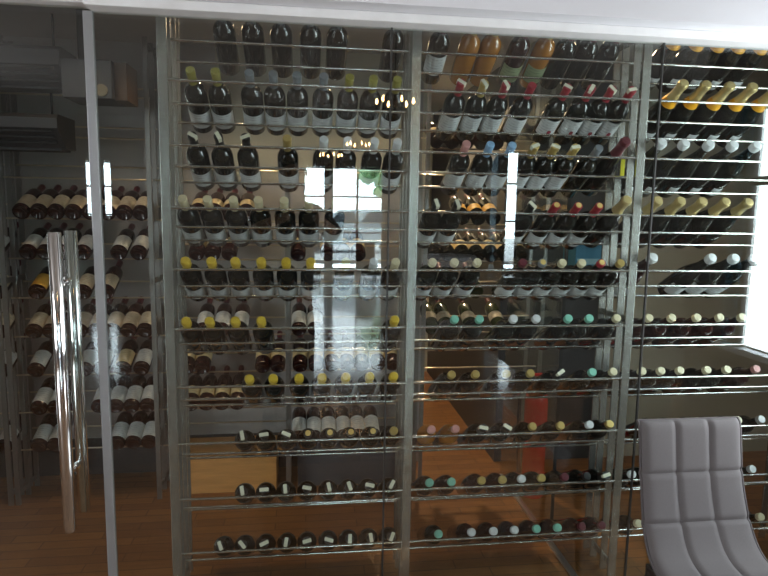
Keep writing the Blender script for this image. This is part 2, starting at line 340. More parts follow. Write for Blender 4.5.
def put_front(bay, k, i, n, X, shape='b', glass='dark', cap='black', label=None, extra=(), rot=0.0):
    s = (0.034 if shape == 'b' else 0.085)
    rn = 0.0162*BS if shape == 'b' else 0.0195*BS
    Lb = (0.305 if shape == 'b' else 0.345)*BS
    d = Vector((0, -math.cos(TH), math.sin(TH)))
    if shape == 'c': d = Vector((0, -math.cos(TH-0.02), math.sin(TH-0.02)))
    capend = capend_of(k, shape)
    o = bottle(shape, glass, cap, label, extra); o.scale = (BS, BS, BS); o.location = (X, capend.y-d.y*Lb, capend.z-d.z*Lb)
    # local +Z -> d ; local -Y -> towards the viewer and down
    zc = d; yc = Vector((0, math.sin(TH), math.cos(TH))); xc = yc.cross(zc)
    M = Matrix((xc, yc, zc)).transposed()
    o.rotation_euler = M.to_euler()
    for c in o.children:
        if c.name.startswith('capsule'): c.rotation_euler.z = rot
    tagtxt = ' with strip' if 'strip' in extra else (' with seal' if 'seal' in extra else '')
    kindw = 'champagne bottle' if shape == 'c' else 'wine bottle'
    o['label'] = '%s %s, %s%s, %s from left in %s row down, %s' % (GLW[glass], kindw, CAPW[cap], tagtxt, ORD[i], ORD[k-1], LBL[bay])
    o['category'] = 'wine bottle'; o['group'] = 'wine bottles in the %s of the front rack' % LBL[bay]
    return o
W, LO = ('white', 'wide'), ('white', 'low')
rows = {}
# (bay, row): list of (x, y, kwargs)
def R_(bay, k, y, xs, **kw):
    lst = rows.setdefault((bay, k), [])
    for x in xs:
        if isinstance(x, tuple): a = dict(kw); a.update(x[1]); lst.append((x[0], x[2] if len(x) > 2 else y, a))
        else: lst.append((x, y, dict(kw)))
ST = dict(extra=('strip',)); SE = dict(extra=('seal',))
R_(0, 1, 12, [220, 250, 280, 311, 339, 398], label=None, cap='grey')
R_(0, 2, 67, [(190, dict(cap='olive')), (215, dict(cap='olive')), 249, 273, 297, 324, (350, dict(cap='olive')), (374, dict(cap='olive')), (398, dict(cap='olive'))], cap='grey', label=LO)
R_(0, 3, 131, [(192, ST), (218, ST), (245, ST), (287, dict(cap='gold')), (324, dict(cap='white')), (348, dict(cap='white')), (375, dict(cap='white')), (398, dict(cap='white'))], label=LO)
R_(0, 4, 198, [181, 207, 233, 258, 284, 309, 336], cap='cream', label=LO)
R_(0, 5, 262, [185, 211, 235, 261, 286, 311, (346, dict(cap='olive')), (374, dict(cap='white')), (396, dict(cap='cream'))], cap='yellow', label=LO)
R_(0, 6, 320, [185, 209, 235, 261, 395], cap='yellow')
R_(0, 7, 378, [249, 273, 299, 322, 346, 370, 394], cap='yellow')
R_(0, 8, 433, [(242, ST), (263, ST), (286, ST), (308, SE), (330, SE), (351, SE), (373, SE), (394, dict(cap='gold', glass='dark'))], cap='black')
R_(0, 9, 490, [242, 264, 285, 307, 329, 349, 370, 392], cap='black', extra=('strip',))
R_(0, 10, 543, [220, 242, 264, 286, 307, 329, 350, 371, 392], cap='black', extra=('strip',))
R_(1, 1, 20, [(446, dict(label=W)), (478, dict(glass='amber', cap='gold')), (500, dict(glass='amber', cap='gold')), (530, dict(glass='red', cap='maroon', label=('green', 'low'))), (556, dict(glass='amber', cap='gold', label=('green', 'low'))), 578, 601, 624], cap='maroon')
R_(1, 2, 76, [462, (485, dict(cap='gold')), (507, dict()), (533, dict(extra=(), cap='red')), (569, dict(extra=('strip', 'emblem'))), (593, dict(extra=('strip', 'emblem'))), (614, dict(extra=('strip', 'emblem'))), (635, dict(extra=('strip', 'emblem')))], cap='red', label=W, extra=('strip',))
R_(1, 3, 140, [(467, dict(cap='pink')), (491, dict(cap='blue')), (513, dict(cap='blue')), (536, dict(extra=('strip',))), (556, dict(extra=('strip',))), (576, dict(extra=('strip',))), (600, dict(cap='grey', label=None)), (627, dict(cap='maroon', label=None, shape='c'))], cap='gold', label=W)
R_(1, 4, 202, [(437, dict(cap='black', extra=('strip',))), (458, dict(cap='black', extra=('strip',))), (533, dict(cap='black', extra=('strip',))), (557, dict()), (579, dict()), (600, dict()), (628, dict(shape='c', cap='foil', label=None, extra=()))], cap='red', label=LO, extra=('seal',))
R_(1, 5, 257, [433, 455, 478, (524, dict(cap='maroon')), (548, dict(extra=('seal',), cap='grey')), (568, dict()), (588, dict(cap='cream')), (606, dict(cap='red', extra=('seal',))), (626, dict(cap='gold'))], cap='cream', label=LO)
R_(1, 6, 318, [455, 480, (514, dict(cap='white')), (537, dict(cap='white')), 569, 590, (621, dict(cap='cream'))], cap='green', label=None)
R_(1, 7, 373, [(452, dict()), 476, 507, 531, (561, dict(cap='black', extra=('strip',))), (593, dict(cap='green')), (615, dict(cap='cream'))], cap='gold')
R_(1, 8, 427, [(432, dict(cap='pink', glass='amber')), (456, dict(cap='pink', glass='amber')), (484, ST), (508, ST), (533, dict(cap='gold')), (561, dict(cap='gold')), (590, dict(cap='white')), (611, dict(cap='gold'))], cap='black')
R_(1, 9, 481, [(430, dict(cap='green')), (452, dict(cap='green')), 482, 503, (522, dict(cap='white', glass='dark')), (542, dict(glass='dark')), (565, dict(cap='maroon', glass='dark')), (587, dict(cap='black', glass='dark')), (607, dict(cap='black', glass='dark', extra=('strip',)))], cap='gold', glass='red')
R_(1, 10, 533, [(439, dict(cap='green', glass='dark')), 472, 494, 515, (537, dict(cap='green')), (558, dict(cap='green')), (582, dict(cap='maroon')), (602, dict(cap='maroon'))], cap='white', glass='red')
CH = dict(shape='c', cap='foil', extra=('collar',), label=('white', 'small'))
R_(2, 1, 28, [690, 714, 736, 758, 781], **CH)
R_(2, 2, 86, [685, 708, 732, 755, 779], **CH)
R_(2, 3, 148, [663, 686, 711, 735, 758], shape='c', cap='white', label=('white', 'small'))
R_(2, 4, 204, [659, 682, 704, 727, 750], shape='c', cap='foil')
R_(2, 5, 262, [(654, dict(glass='red')), 713, 736, 757], shape='c', cap='white', label=('white', 'wide'))
R_(2, 6, 314, [650, 673, 698, 721, 743], shape='b', cap='cream', glass='red')
R_(2, 7, 368, [643, 662, 681, 708, 728, (757, dict(cap='pink', glass='red'))], shape='b', cap='cream')
R_(2, 8, 418, [(661, dict(cap='black')), 680, 699, 719, 739, (762, dict(cap='white'))], shape='b', cap='cream')
R_(2, 9, 468, [630, 650, 753], shape='b', cap='white')
R_(2, 10, 521, [639, 761], shape='b', cap='cream')
for (bay, k), lst in rows.items():
    row_x = settle([atY(x, y, capend_of(k, kw.get('shape', 'b')).y).x for x, y, kw in lst], PX[bay]+0.065, PX[bay+1]-0.065, 0.0985 if bay == 2 and k < 6 else 0.0908)
    for i, (x, y, kw) in enumerate(lst):
        if 'strip' not in kw.get('extra', ()) and kw['cap'] == 'yellow': kw['extra'] = ('wax',)
        elif 'strip' not in kw.get('extra', ()) and 'collar' not in kw.get('extra', ()) and ((bay == 1 and k >= 5) or (bay == 2 and k != 4) or (bay == 0 and k == 8)): kw['extra'] = tuple(kw.get('extra', ()))+('short',)
        rot = random.uniform(0, PI) if 'strip' in kw.get('extra', ()) else 0
        put_front(bay, k, i, len(lst), row_x[i], rot=rot, **kw)

# ------------------------------------------------------------------ rear racks, bottles lying base first
T2 = math.radians(26); D2 = Vector((0, math.cos(T2), math.sin(T2))); N2 = Vector((0, -math.sin(T2), math.cos(T2)))
def rear_rack(X0, X1, Y, zs, label, top=2.655, left=True):
    root = empty('wall_wine_rack', (X0, Y, 0), label, 'wine rack', 'steel racks along the back wall')
    for X in ((0, X1-X0) if left else (X1-X0,)):
        for dy in (-0.03, 0.10, 0.22):
            MB().box((X-0.0135, dy, 0), (X+0.0135, dy+0.012, top), 0.001).build('upright', STEELR, root, False)
        for z in (0.05, 1.3, top-0.05): MB().box((X-0.004, -0.03, z), (X+0.004, 0.232, z+0.03)).build('side_tie', STEELR, root, False)
    for z in zs:
        for s in (0.03, 0.205):
            c = D2*s - N2*(R*BS+0.0055)
            MB().tube([(0.0, c.y, z+c.z), (X1-X0, c.y, z+c.z)], 0.005, 8).build('rail', BRASS, root)
    return root
BY = 3.60
zrow = lambda i: 1.695-0.2262*i
rx = [-1.66, -0.868, -0.105, 0.675]
rear_rack(-2.45, rx[0]-0.04, BY, [zrow(i) for i in range(-3, 7)], 'steel rack on the back wall at far left behind the glass door')
rear_rack(rx[0], rx[1], BY, [zrow(i) for i in range(-3, 7)], 'steel rack on the back wall seen between door handle and steel post')
rear_rack(rx[1]+0.0145, rx[2], BY, [zrow(i) for i in range(-1, 7)], 'steel rack on the back wall above the pine crate', 1.95, False)
rear_rack(rx[2]+0.0145, rx[3], BY, [zrow(i) for i in range(-1, 7)], 'steel rack on the back wall right of the pine crate, above black carton', 1.95, False)
def rear_row(y, xs, lo, hi, splits=()):
    X = [atY(x, y, BY).x for x in xs]; out = []; ed = [lo]+list(splits)+[hi]
    for a, b in zip(ed, ed[1:]): out += settle([v for v in X if a <= v < b], a+0.061, b-0.061)
    return out
def put_rear(Y, X, z, glass, label, where, i, group):
    o = bottle('b', glass, 'maroon', label, ())
    o.location = (X, Y, z); o.scale = (BS, BS, BS); 
    # local +Z -> D2 ; local -Y -> N2
    yc = -N2; zc = D2; xc = yc.cross(zc); o.rotation_euler = Matrix((xc, yc, zc)).transposed().to_euler()
    lw = {'white': 'white label', 'cream': 'cream label', 'beige': 'beige label', 'yellow': 'yellow label'}.get(label[0] if label else '', 'no label')
    o['label'] = '%s bottle base first, %s, %s from left in %s' % (GLW[glass], lw, ORD[i], where)
    o['category'] = 'wine bottle'; o['group'] = group
RW = {0: (213, [24, 40, 56, 71, 88, 105, 122, 137], 'beige'), 1: (252, [3, 27, 43, 60, 82, 118, 138], 'white'), 2: (291, [5, (36, 'yellow'), 82, 105], 'beige'),
      3: (333, [2, 33, 47, 83, 97, 112, 128, 145], 'beige'), 4: (372, [10, 35, 84, 97, (122, 'cream'), 141], 'white'), 5: (408, [38, 52, 112, 125, 139, 153], 'white'), 6: (445, [3, 38, 52, 118, 134, 150], 'white')}
for i, (y, xs, lb) in RW.items():
    ls = [x[1] if isinstance(x, tuple) else lb for x in xs]; px = [x[0] if isinstance(x, tuple) else x for x in xs]
    for j, X in enumerate(rear_row(y, px, -2.45, rx[1], (rx[0],))):
        put_rear(BY, X, zrow(i), 'red', (ls[j], 'near'), '%s back row behind glass door' % ORD[i], j, 'bottles on the back rack behind the glass door')
RA = {0: (213, [197, 213, 229, 245], 'cream'), 1: (252, [196, 212, 229, 296, 328, 343, 358], 'cream'), 3: (331, [203, 221, 240, 299, 315], 'white'),
      4: (372, [186, 202, 264, 280, 300, 316, 332, 347, 362, 378, 392], 'cream'), 5: (408, [190, 205, 219, 234], 'cream'), 6: (440, [299, 314, 329, 343, 357, 371], 'white')}
for i, (y, xs, lb) in RA.items():
    for j, X in enumerate(rear_row(y, xs, rx[1], rx[3], (rx[2],))):
        put_rear(BY, X, zrow(i), 'red', (lb, 'band' if lb == 'cream' else 'near'), '%s back row behind left bay' % ORD[i], j, 'bottles on the back racks behind the left bay')
# the same rail rack goes on across the corridor opening, behind the middle bay
cx0, cx1 = rx[3]+0.04, 1.47
cr = empty('wall_wine_rack', (cx0, BY, 0), 'steel rack of cream labelled bottles before the corridor, behind the middle bay', 'wine rack', 'steel racks along the back wall')
for X in (0, cx1-cx0):
    for dy in (-0.03, 0.22): MB().box((X-0.012, dy, 0), (X+0.012, dy+0.012, 2.655), 0.001).build('upright', STEELR, cr, False)
for i in range(-2, 5):
    for s in (0.03, 0.205):
        c = D2*s - N2*(R*BS+0.0055)
        MB().tube([(0.0, c.y, zrow(i)+c.z), (cx1-cx0, c.y, zrow(i)+c.z)], 0.005, 8).build('rail', BRASS, cr)
RB = {-2: (140, [431, 446, 463, 480, 497], 'cream', 'red'), 0: (215, [463, 479, 494], 'yellow', 'dark'), 1: (253, [428, 443, 457, 472, 487, 503, 520], 'cream', 'dark'),
      2: (292, [427, 442, 457, 472], 'beige', 'green'), 3: (328, [427, 442, 472, 500], 'beige', 'green')}
for i, (y, xs, lb, gl) in RB.items():
    for j, X in enumerate(rear_row(y, xs, cx0, 1.47)):
        put_rear(BY, X, zrow(i), gl, (lb, 'band'), ('top' if i == -2 else ORD[i+1])+' back row behind middle bay', j, 'bottles on the back rack behind the middle bay')

# ------------------------------------------------------------------ things in the cellar
cb = MB()
x0, x1, y0, y1, zt = -0.775, -0.18, 3.62, 3.95, 0.225
for a in ((x0, y0), (x0, y1-0.02)): cb.box((a[0], a[1], 0.0), (x1, a[1]+0.02, zt), 0.002)
cb.box((x0, y0+0.02, 0), (x0+0.02, y1-0.02, zt)).box((x1-0.02, y0+0.02, 0), (x1, y1-0.02, zt))
# crate stands in front of the rack feet
cr2 = empty('wine_crate', (0, 0, 0), 'pine wine crate on the cellar floor under the back rack', 'crate')
cb.build('crate_box', CRATE, cr2, False)
MB().box((x0-0.004, y0-0.004, zt-0.012), (x1+0.004, y1+0.004, zt+0.006), 0.002).build('lid', CRATE, cr2, False)
bc = empty('carton', (0, 0, 0), 'dark carton on the cellar floor right of the pine crate', 'carton')
MB().box((-0.05, 3.66, 0), (0.60, 3.95, 0.27), 0.004).build('carton_box', mat('dark_carton', (0.06, 0.065, 0.08), 0.7), bc, False)
MB().box((-0.052, 3.658, 0.262), (0.27, 3.952, 0.275), 0.002).build('flap', mat('dark_carton', (0.06, 0.065, 0.08), 0.7), bc, False)
MB().box((0.275, 3.658, 0.262), (0.602, 3.952, 0.275), 0.002).build('flap', mat('dark_carton', (0.06, 0.065, 0.08), 0.7), bc, False)

# fire extinguisher
fx = atY(533, 430, 3.50)
fe = empty('fire_extinguisher', (fx.x-0.02, 3.42, 0), 'red fire extinguisher standing on the cellar floor behind the middle bay', 'fire extinguisher')
REDP = mat('red_enamel', (0.85, 0.015, 0.015), 0.25, coat=0.4)
MB().lathe([(0, 0.0), (0.064, 0.0), (0.070, 0.012), (0.070, 0.60), (0.064, 0.64), (0.045, 0.67), (0.022, 0.688), (0.020, 0.70), (0, 0.70)], 26).build('cylinder_body', REDP, fe)
MB().lathe([(0, 0.70), (0.026, 0.70), (0.026, 0.73), (0.016, 0.735), (0.016, 0.76), (0, 0.76)], 16).build('valve', mat('valve_brass', (0.5, 0.42, 0.3), 0.3, 1), fe)
MB().box((-0.12, -0.012, 0.76), (0.03, 0.012, 0.775), 0.003).box((-0.10, -0.012, 0.725), (-0.02, 0.012, 0.733), 0.002).build('lever', REDP, fe, False)
MB().tube([(-0.026, 0, 0.715), (-0.07, 0, 0.73), (-0.105, 0, 0.68), (-0.11, 0, 0.50), (-0.10, 0, 0.25), (-0.09, 0, 0.15)], [0.009]*4+[0.011, 0.015], 10).build('hose', BLACK, fe)
MB().lathe([(0.0705, 0.22), (0.0712, 0.22), (0.0712, 0.36), (0.0705, 0.36)], 12, (0, 0, 0), 0.1, 1.5).build('instruction_label', mat('extinguisher_label', (0.7, 0.62, 0.5), 0.6), fe)

# air conditioners and duct high at the left
ACM = mat('dark_grey_casing', (0.05, 0.05, 0.053), 0.5); ACL = mat('black_louvre', (0.012, 0.012, 0.013), 0.5)
def ac(px0, px1, py, Y, label, h=0.30, dpt=0.24, hy=-0.03):
    a = atY(px0, py, Y); b = atY(px1, py, Y); r = empty('air_conditioner', (a.x, Y, a.z-0.0), label, 'air conditioner', 'air conditioners high in the cellar')
    wd = b.x-a.x; mb = MB(); bm = mb.bm
    prof = [(dpt, 0), (0.10, 0.0), (0.0, 0.09), (0.0, h-0.02), (0.02, h), (dpt, h)]
    v0 = [bm.verts.new((0, y, z)) for y, z in prof]; v1 = [bm.verts.new((wd, y, z)) for y, z in prof]
    bm.faces.new(v0); bm.faces.new(list(reversed(v1)))
    for i in range(len(prof)): j = (i+1) % len(prof); bm.faces.new((v0[i], v0[j], v1[j], v1[i]))
    mb.build('casing', ACM, r, False)
    lv = MB().box((0.02, 0.10, -0.012), (wd-0.02, dpt-0.02, 0.001))
    for t in range(3): lv.tube([(0.03, 0.012+0.028*t, 0.076-0.026*t), (wd-0.03, 0.012+0.028*t, 0.076-0.026*t)], 0.008, 6)
    lv.build('louvre', ACL, r, False)
    for x in (0.1, wd-0.1): MB().tube([(x, dpt-0.03, h), (x, dpt-0.03, (2.72 if hy < 0 else atY(-75, 78, Y).z-0.013)-a.z)], 0.006, 8).build('hanger', ACL, r)
    r.scale = (1, 1, 1)
    return r
ac(-75, 60, 78, 3.27, 'upper dark air conditioner high at far left of the cellar', 0.18, 0.24)
ac(-75, 58, 143, 3.27, 'lower dark air conditioner hanging at far left of the cellar', 0.16, 0.24, 0.006)
a = atY(62, 97, 3.28); b = atY(111, 60, 3.28)
dt = empty('duct_box', (a.x, 3.28, a.z), 'grey duct box hanging high behind the edge of the glass door', 'duct')
MB().box((0, 0, 0), (b.x-a.x, 0.25, b.z-a.z), 0.004).build('casing', mat('duct_grey', (0.05, 0.053, 0.06), 0.5), dt, False)
MB().box((b.x-a.x+0.0, 0.04, 0), (b.x-a.x+0.06, 0.24, b.z-a.z)).build('end_strip', mat('duct_brown', (0.10, 0.06, 0.035), 0.5), dt, False)
MB().box((0.05, 0.1, b.z-a.z), (0.08, 0.13, 2.72-a.z)).build('hanger', ACL, dt, False)
MB().lathe([(0, 0), (0.03, 0), (0.03, 0.006), (0, 0.009)], 16).build('knob', mat('cream_plastic', (0.2, 0.17, 0.11), 0.5), dt).matrix_local = Matrix.Translation((b.x-a.x-0.05, -0.0, 0.04)) @ Matrix.Rotation(PI/2, 4, 'X')

# small things between the racks
p = atY(620, 168, 2.625)
tag(MB().box((p.x-0.009, 2.60, p.z-0.037), (p.x+0.009, 2.606, p.z+0.037), 0.001).build('yellow_tag', mat('yellow_tag', (0.75, 0.70, 0.03), 0.5), smooth=False), 'small yellow strip tag hanging at the right steel post of the middle bay', 'tag')
p0, p1 = atY(575, 268, 3.05), atY(602, 245, 3.05)
bx = empty('blue_carton', (p0.x, 3.05, p0.z), 'blue carton on the niche shelf behind the middle bay', 'carton')
MB().box((0, 0, 0), (p1.x-p0.x, 0.16, p1.z-p0.z), 0.002).build('carton_box', mat('blue_card', (0.05, 0.22, 0.34), 0.6), bx, False)
MB().box((0.01, -0.002, 0.02), (p1.x-p0.x-0.01, 0, 0.05)).build('printed_band', mat('pale_blue_card', (0.35, 0.55, 0.6), 0.6), bx, False)
sh = MB().box((p0.x-0.35, 3.0, p0.z-0.015), (p1.x+0.12, 3.25, p0.z))
tag(sh.build('shelf', mat('dark_shelf', (0.03, 0.03, 0.03), 0.4), smooth=False), 'dark shelf carrying the blue carton behind the middle bay', 'shelf')

# ------------------------------------------------------------------ chair in front of the glass
CHY = 2.02
def chair(loc, label, rz=0, fabric=None, group=None):
    r = empty('dining_chair', loc, label, 'chair', group, rz)
    fab = fabric
    # side profile (y towards -Y is the front, z up) of the one-piece upholstered shell
    prof = [(0.10, 0.955), (0.085, 0.86), (0.065, 0.75), (0.035, 0.64), (0.0, 0.555), (-0.05, 0.485), (-0.12, 0.45), (-0.22, 0.445), (-0.33, 0.455), (-0.42, 0.450), (-0.46, 0.425)]
    # resample
    pts = [Vector((0, a, b)) for a, b in prof]
    fine = []
    for i in range(len(pts)-1):
        p0 = pts[max(i-1, 0)]; p1 = pts[i]; p2 = pts[i+1]; p3 = pts[min(i+2, len(pts)-1)]
        for q in range(12):
            t = q/12; fine.append(0.5*((2*p1)+(p2-p0)*t+(2*p0-5*p1+4*p2-p3)*t*t+(3*p1-p0-3*p2+p3)*t**3))
    fine.append(pts[-1])
    s = [0.0]
    for a, b in zip(fine, fine[1:]): s.append(s[-1]+(b-a).length)
    w0 = 0.415; th = 0.055; nx = 48
    seams_s = [0.20, 0.385, 0.64, 0.82]
    def half(si): return (w0/2) + 0.02*min(1, max(0, (si-0.25)/0.4))
    bm = bmesh.new(); front = []; back = []
    for i, p in enumerate(fine):
        t = (fine[min(i+1, len(fine)-1)]-fine[max(i-1, 0)]).normalized(); n = Vector((0, -t.z, t.y))
        if n.y > 0 and i < 20: n = -n
        n = Vector((0, t.z, -t.y)) if Vector((0, t.z, -t.y)).dot(Vector((0, -0.7, 0.7))) > 0 else Vector((0, -t.z, t.y))
        fr = []; bk = []
        for k in range(nx+1):
            u = k/nx; x = (u-0.5)*2*half(s[i])
            e = 1.0
            du = min(abs(u-1/3), abs(u-2/3))*2*half(s[i]); ds = min(abs(s[i]-q) for q in seams_s)
            g = 0.011*math.exp(-(du/0.011)**2) + 0.009*math.exp(-(ds/0.009)**2)
            edge = min(u, 1-u)*2*half(s[i]); edge2 = min(s[i], s[-1]-s[i])
            rnd = 0.020*math.exp(-edge/0.012) + 0.020*math.exp(-edge2/0.012)
            fr.append(bm.verts.new(Vector((x, p.y, p.z)) + n*(th/2 - g - rnd)))
            bk.append(bm.verts.new(Vector((x, p.y, p.z)) - n*(th/2-0.020*math.exp(-edge/0.012))))
        front.append(fr); back.append(bk)
    for A in (front, back):
        for a, b in zip(A, A[1:]):
            for k in range(nx): bm.faces.new((a[k], a[k+1], b[k+1], b[k]))
    for a in ((0,), (len(fine)-1,)):
        i = a[0]
        for k in range(nx): bm.faces.new((front[i][k], front[i][k+1], back[i][k+1], back[i][k]))
    for k in (0, nx):
        for i in range(len(fine)-1): bm.faces.new((front[i][k], front[i+1][k], back[i+1][k], back[i][k]))
    edgepts = [[Vector(front[i][k].co)*0.85+Vector(back[i][k].co)*0.15 for i in range(len(fine))] for k in (0, nx)]
    mb = MB(); mb.bm.free(); mb.bm = bm
    sh = mb.build('upholstered_shell', fab, r)
    pp = MB()
    for k, pl in enumerate(edgepts):
        pp.tube([p+Vector(((-0.003, 0.003)[k], 0, 0)) for p in pl], 0.0055, 6)
    pp.tube([edgepts[0][0], edgepts[1][0]], 0.0045, 6)
    pp.build('piping', mat('dark_piping', (0.10, 0.085, 0.085), 0.7), r)
    sf = MB().box((-0.19, -0.40, 0.385), (0.19, 0.02, 0.415), 0.004); sf.build('seat_frame', mat('dark_leg_wood', (0.03, 0.022, 0.018), 0.4), r, False)
    for sx in (-1, 1):
        for sy, yy in ((0, -0.38), (1, 0.0)):
            MB().tube([(sx*0.175, yy, 0.40), (sx*0.185, yy+(0.07 if sy else -0.01), 0.0)], [0.020, 0.013], 10).build('leg', mat('dark_leg_wood', (0.03, 0.022, 0.018), 0.4), r)
    return r
def fabric_mat(name, c):
    m = mat(name, c, 0.9, bump=(900, 0.15), noise=(350, 0.16)); return m
FAB = fabric_mat('grey_woven_fabric', (0.150, 0.136, 0.137))
chair((1.485, 2.00, 0), 'grey quilted upholstered dining chair standing before the glass front', 0, FAB)

# ------------------------------------------------------------------ dining room mirrored in the glass
FY = -11.9
struct('floor_dining', MB().box((-8, FY-0.1, -0.06), (8, GY-0.02, 0)), DPARQ)
struct('ceiling_dining', MB().box((-8, FY-0.1, 4.0), (8, 2.16, 4.06)), DCEIL)
struct('wall_dining_left', MB().box((-8.1, FY, 0), (-8, GY, 4)), DWALL)
struct('wall_dining_right', MB().box((8, FY, 0), (8.1, GY, 4)), DWALL)
# far wall with openings: (x0, x1, z0, z1)
ops = [(-5.62, -4.95, 1.45, 2.85), (-0.05, 2.10, 0.06, 2.85), (5.56, 5.93, 0.05, 3.42), (5.12, 5.34, 0.05, 3.40)]
fw_ = MB(); xs = [-8]
for a in sorted(ops): xs += [a[0], a[1]]
xs.append(8)
for i in range(0, len(xs), 2): fw_.box((xs[i], FY-0.15, 0), (xs[i+1], FY, 4))
for a in ops: fw_.box((a[0], FY-0.15, 0), (a[1], FY, a[2])).box((a[0], FY-0.15, a[3]), (a[1], FY, 4))
struct('wall_dining_back', fw_, DWALL)
FRM = mat('dark_window_frame', (0.02, 0.022, 0.025), 0.4)
def frame(n, a, vs, hs, t=0.03):
    f = MB()
    for x in [a[0], a[1]]+vs:
        tt = t if not isinstance(x, tuple) else x[1]
        x = x if not isinstance(x, tuple) else x[0]
        f.box((x-tt, FY-0.11, a[2]), (x+tt, FY-0.05, a[3]))
    for z in [a[2]+t, a[3]-t]+hs: f.box((a[0], FY-0.11, z-t*0.7), (a[1], FY-0.05, z+t*0.7))
    struct('window_%d' % n, f, FRM)
frame(5, ops[0], [(-5.22, 0.07)], [2.2]); frame(6, ops[1], [(0.62, 0.12), 1.40], [2.05, 1.08]); frame(7, ops[2], [], [2.5, 1.45], 0.04)
struct('window_10', MB().box((5.12, FY-0.08, 0.05), (5.34, FY-0.07, 3.40)), MATS.setdefault('g10', glass_mat('grey_tinted_glass', (0.16, 0.18, 0.19), 0.04)))
# side wall with window beside the front
sw = MB(); SX = 2.6
sw.box((SX, 0.85, 0), (SX+0.05, 2.24, 0.93)).box((SX, 0.85, 2.38), (SX+0.05, 2.24, 4)).box((SX, 0.85, 0.93), (SX+0.05, 1.18, 2.38)).box((SX, 2.22, 0.93), (SX+0.05, 2.24, 2.38))
struct('wall_dining_side', sw, DWALL)
sf = MB().box((SX-0.02, 1.16, 0.915), (SX+0.05, 2.22, 0.95))
struct('trim_8', sf, mat('pale_window_frame', (0.75, 0.80, 0.84), 0.5))
struct('window_8', MB().box((SX+0.02, 1.18, 0.95), (SX+0.026, 1.30, 2.38)), glass_mat('blue_tinted_glass', (0.22, 0.32, 0.37), 0.04))
sf = MB().box((SX, 1.30, 0.95), (SX+0.03, 1.355, 2.38)).box((SX, 1.355, 1.92), (SX+0.03, 2.22, 1.97)).box((SX-0.02, 1.355, 1.45), (SX+0.03, 1.40, 1.475))
struct('window_9', sf, FRM)

# outside
struct('ground_outside', MB().box((-14, -26, 0.2), (16, FY-0.3, 0.3)), mat('pale_pavement', (0.75, 0.76, 0.76), 0.8))
def car(loc):
    r = empty('parked_car', loc, 'pale blue parked car outside the far window, mirrored in the glass', 'car')
    body = [(-2.1, 0.25), (-2.15, 0.62), (-1.95, 0.80), (-1.1, 0.92), (-0.5, 1.36), (0.75, 1.40), (1.35, 1.02), (2.0, 0.90), (2.15, 0.6), (2.1, 0.25)]
    mb = MB(); bm = mb.bm; A = [bm.verts.new((x, -0.82 if z < 1 else -0.66, z)) for x, z in body]; B = [bm.verts.new((x, 0.82 if z < 1 else 0.66, z)) for x, z in body]
    bm.faces.new(A); bm.faces.new(list(reversed(B)))
    for i in range(len(body)): j = (i+1) % len(body); bm.faces.new((A[i], A[j], B[j], B[i]))
    mb.build('body', mat('pale_blue_paint', (0.62, 0.74, 0.80), 0.3, 0.0, coat=0.5), r, False)
    g = MB()
    for s in (-1, 1):
        for x0, x1, zz in ((-0.85, 0.08, 1.3), (0.16, 1.05, 1.32)):
            vs = [g.bm.verts.new(Vector((x, s*y, z))) for x, y, z in ((x0, 0.815, 0.98), (x1, 0.815, 0.98), (x1-0.12, 0.70, zz), (x0+0.32, 0.70, zz))]; g.bm.faces.new(vs)
    g.build('side_window', mat('car_glass', (0.03, 0.04, 0.05), 0.1), r, False)
    for x in (-1.35, 1.35):
        for s in (-1, 1): MB().tube([(x, s*0.66, 0.31), (x, s*0.85, 0.31)], 0.31, 18).build('wheel', mat('tyre', (0.02, 0.02, 0.02), 0.6), r)
car((1.6, FY-3.8, 0.32))
tr = empty('tree', (2.75, FY-5.5, 0.3), 'green tree outside the far window, mirrored in the glass', 'tree')
tf = MB()
for _ in range(26): tf.ball((random.gauss(0, 0.32), random.gauss(0, 0.3), 2.7+random.gauss(0, 0.32)), random.uniform(0.16, 0.32), (1, 1, 0.8), 1)
tf.build('foliage', mat('leaf_green', (0.11, 0.22, 0.08), 0.7, noise=(9, 0.5)), tr)
MB().tube([(0, 0, 0), (0.05, 0, 1.2), (0, 0, 2.5)], [0.09, 0.07, 0.04], 8).build('trunk', mat('bark', (0.12, 0.08, 0.05), 0.8), tr)

# chandeliers
BULB = mat('candle_bulb_glow', (1, 0.7, 0.35), 0.3, emit=((1.0, 0.55, 0.22), 60.0))
def chandelier(loc, label, n=6, r0=0.24, power=14):
    r = empty('chandelier', loc, label, 'chandelier', 'black candle chandeliers of the dining room')
    MB().tube([(0, 0, 0.25), (0, 0, 4.0-loc[2])], 0.008, 8).build('stem', BLACK, r)
    MB().lathe([(0, -0.24), (0.02, -0.22), (0.012, -0.18), (0.05, -0.12), (0.03, -0.05), (0.018, 0.0), (0.03, 0.08), (0.015, 0.2), (0, 0.26)], 14).build('hub', BLACK, r)
    for k in range(n):
        a = 2*PI*k/n+0.3; c, s = math.cos(a), math.sin(a)
        am = MB().tube([(0.03*c, 0.03*s, -0.08), (0.10*c, 0.10*s, -0.16), (0.19*c, 0.19*s, -0.14), (r0*c, r0*s, -0.06), (r0*c, r0*s, -0.02)], 0.008, 8)
        am.lathe([(0.0, -0.02), (0.035, -0.012), (0.036, -0.008), (0.010, -0.004), (0.010, 0.07), (0, 0.07)], 12, (r0*c, r0*s, 0)).build('arm', BLACK, r)
        MB().lathe([(0, 0.07), (0.014, 0.08), (0.019, 0.10), (0.012, 0.13), (0, 0.155)], 10, (r0*c, r0*s, 0)).build('candle_bulb', BULB, r)
        if k % 2 == 0: MB().ball((r0*c*0.6, r0*s*0.6, -0.2), 0.014, (1, 1, 1.5), 1).build('crystal_drop', CHROME, r)
chandelier((1.148, 4.64-8, 3.02), 'nearer black candle chandelier mirrored in the glass at upper middle')
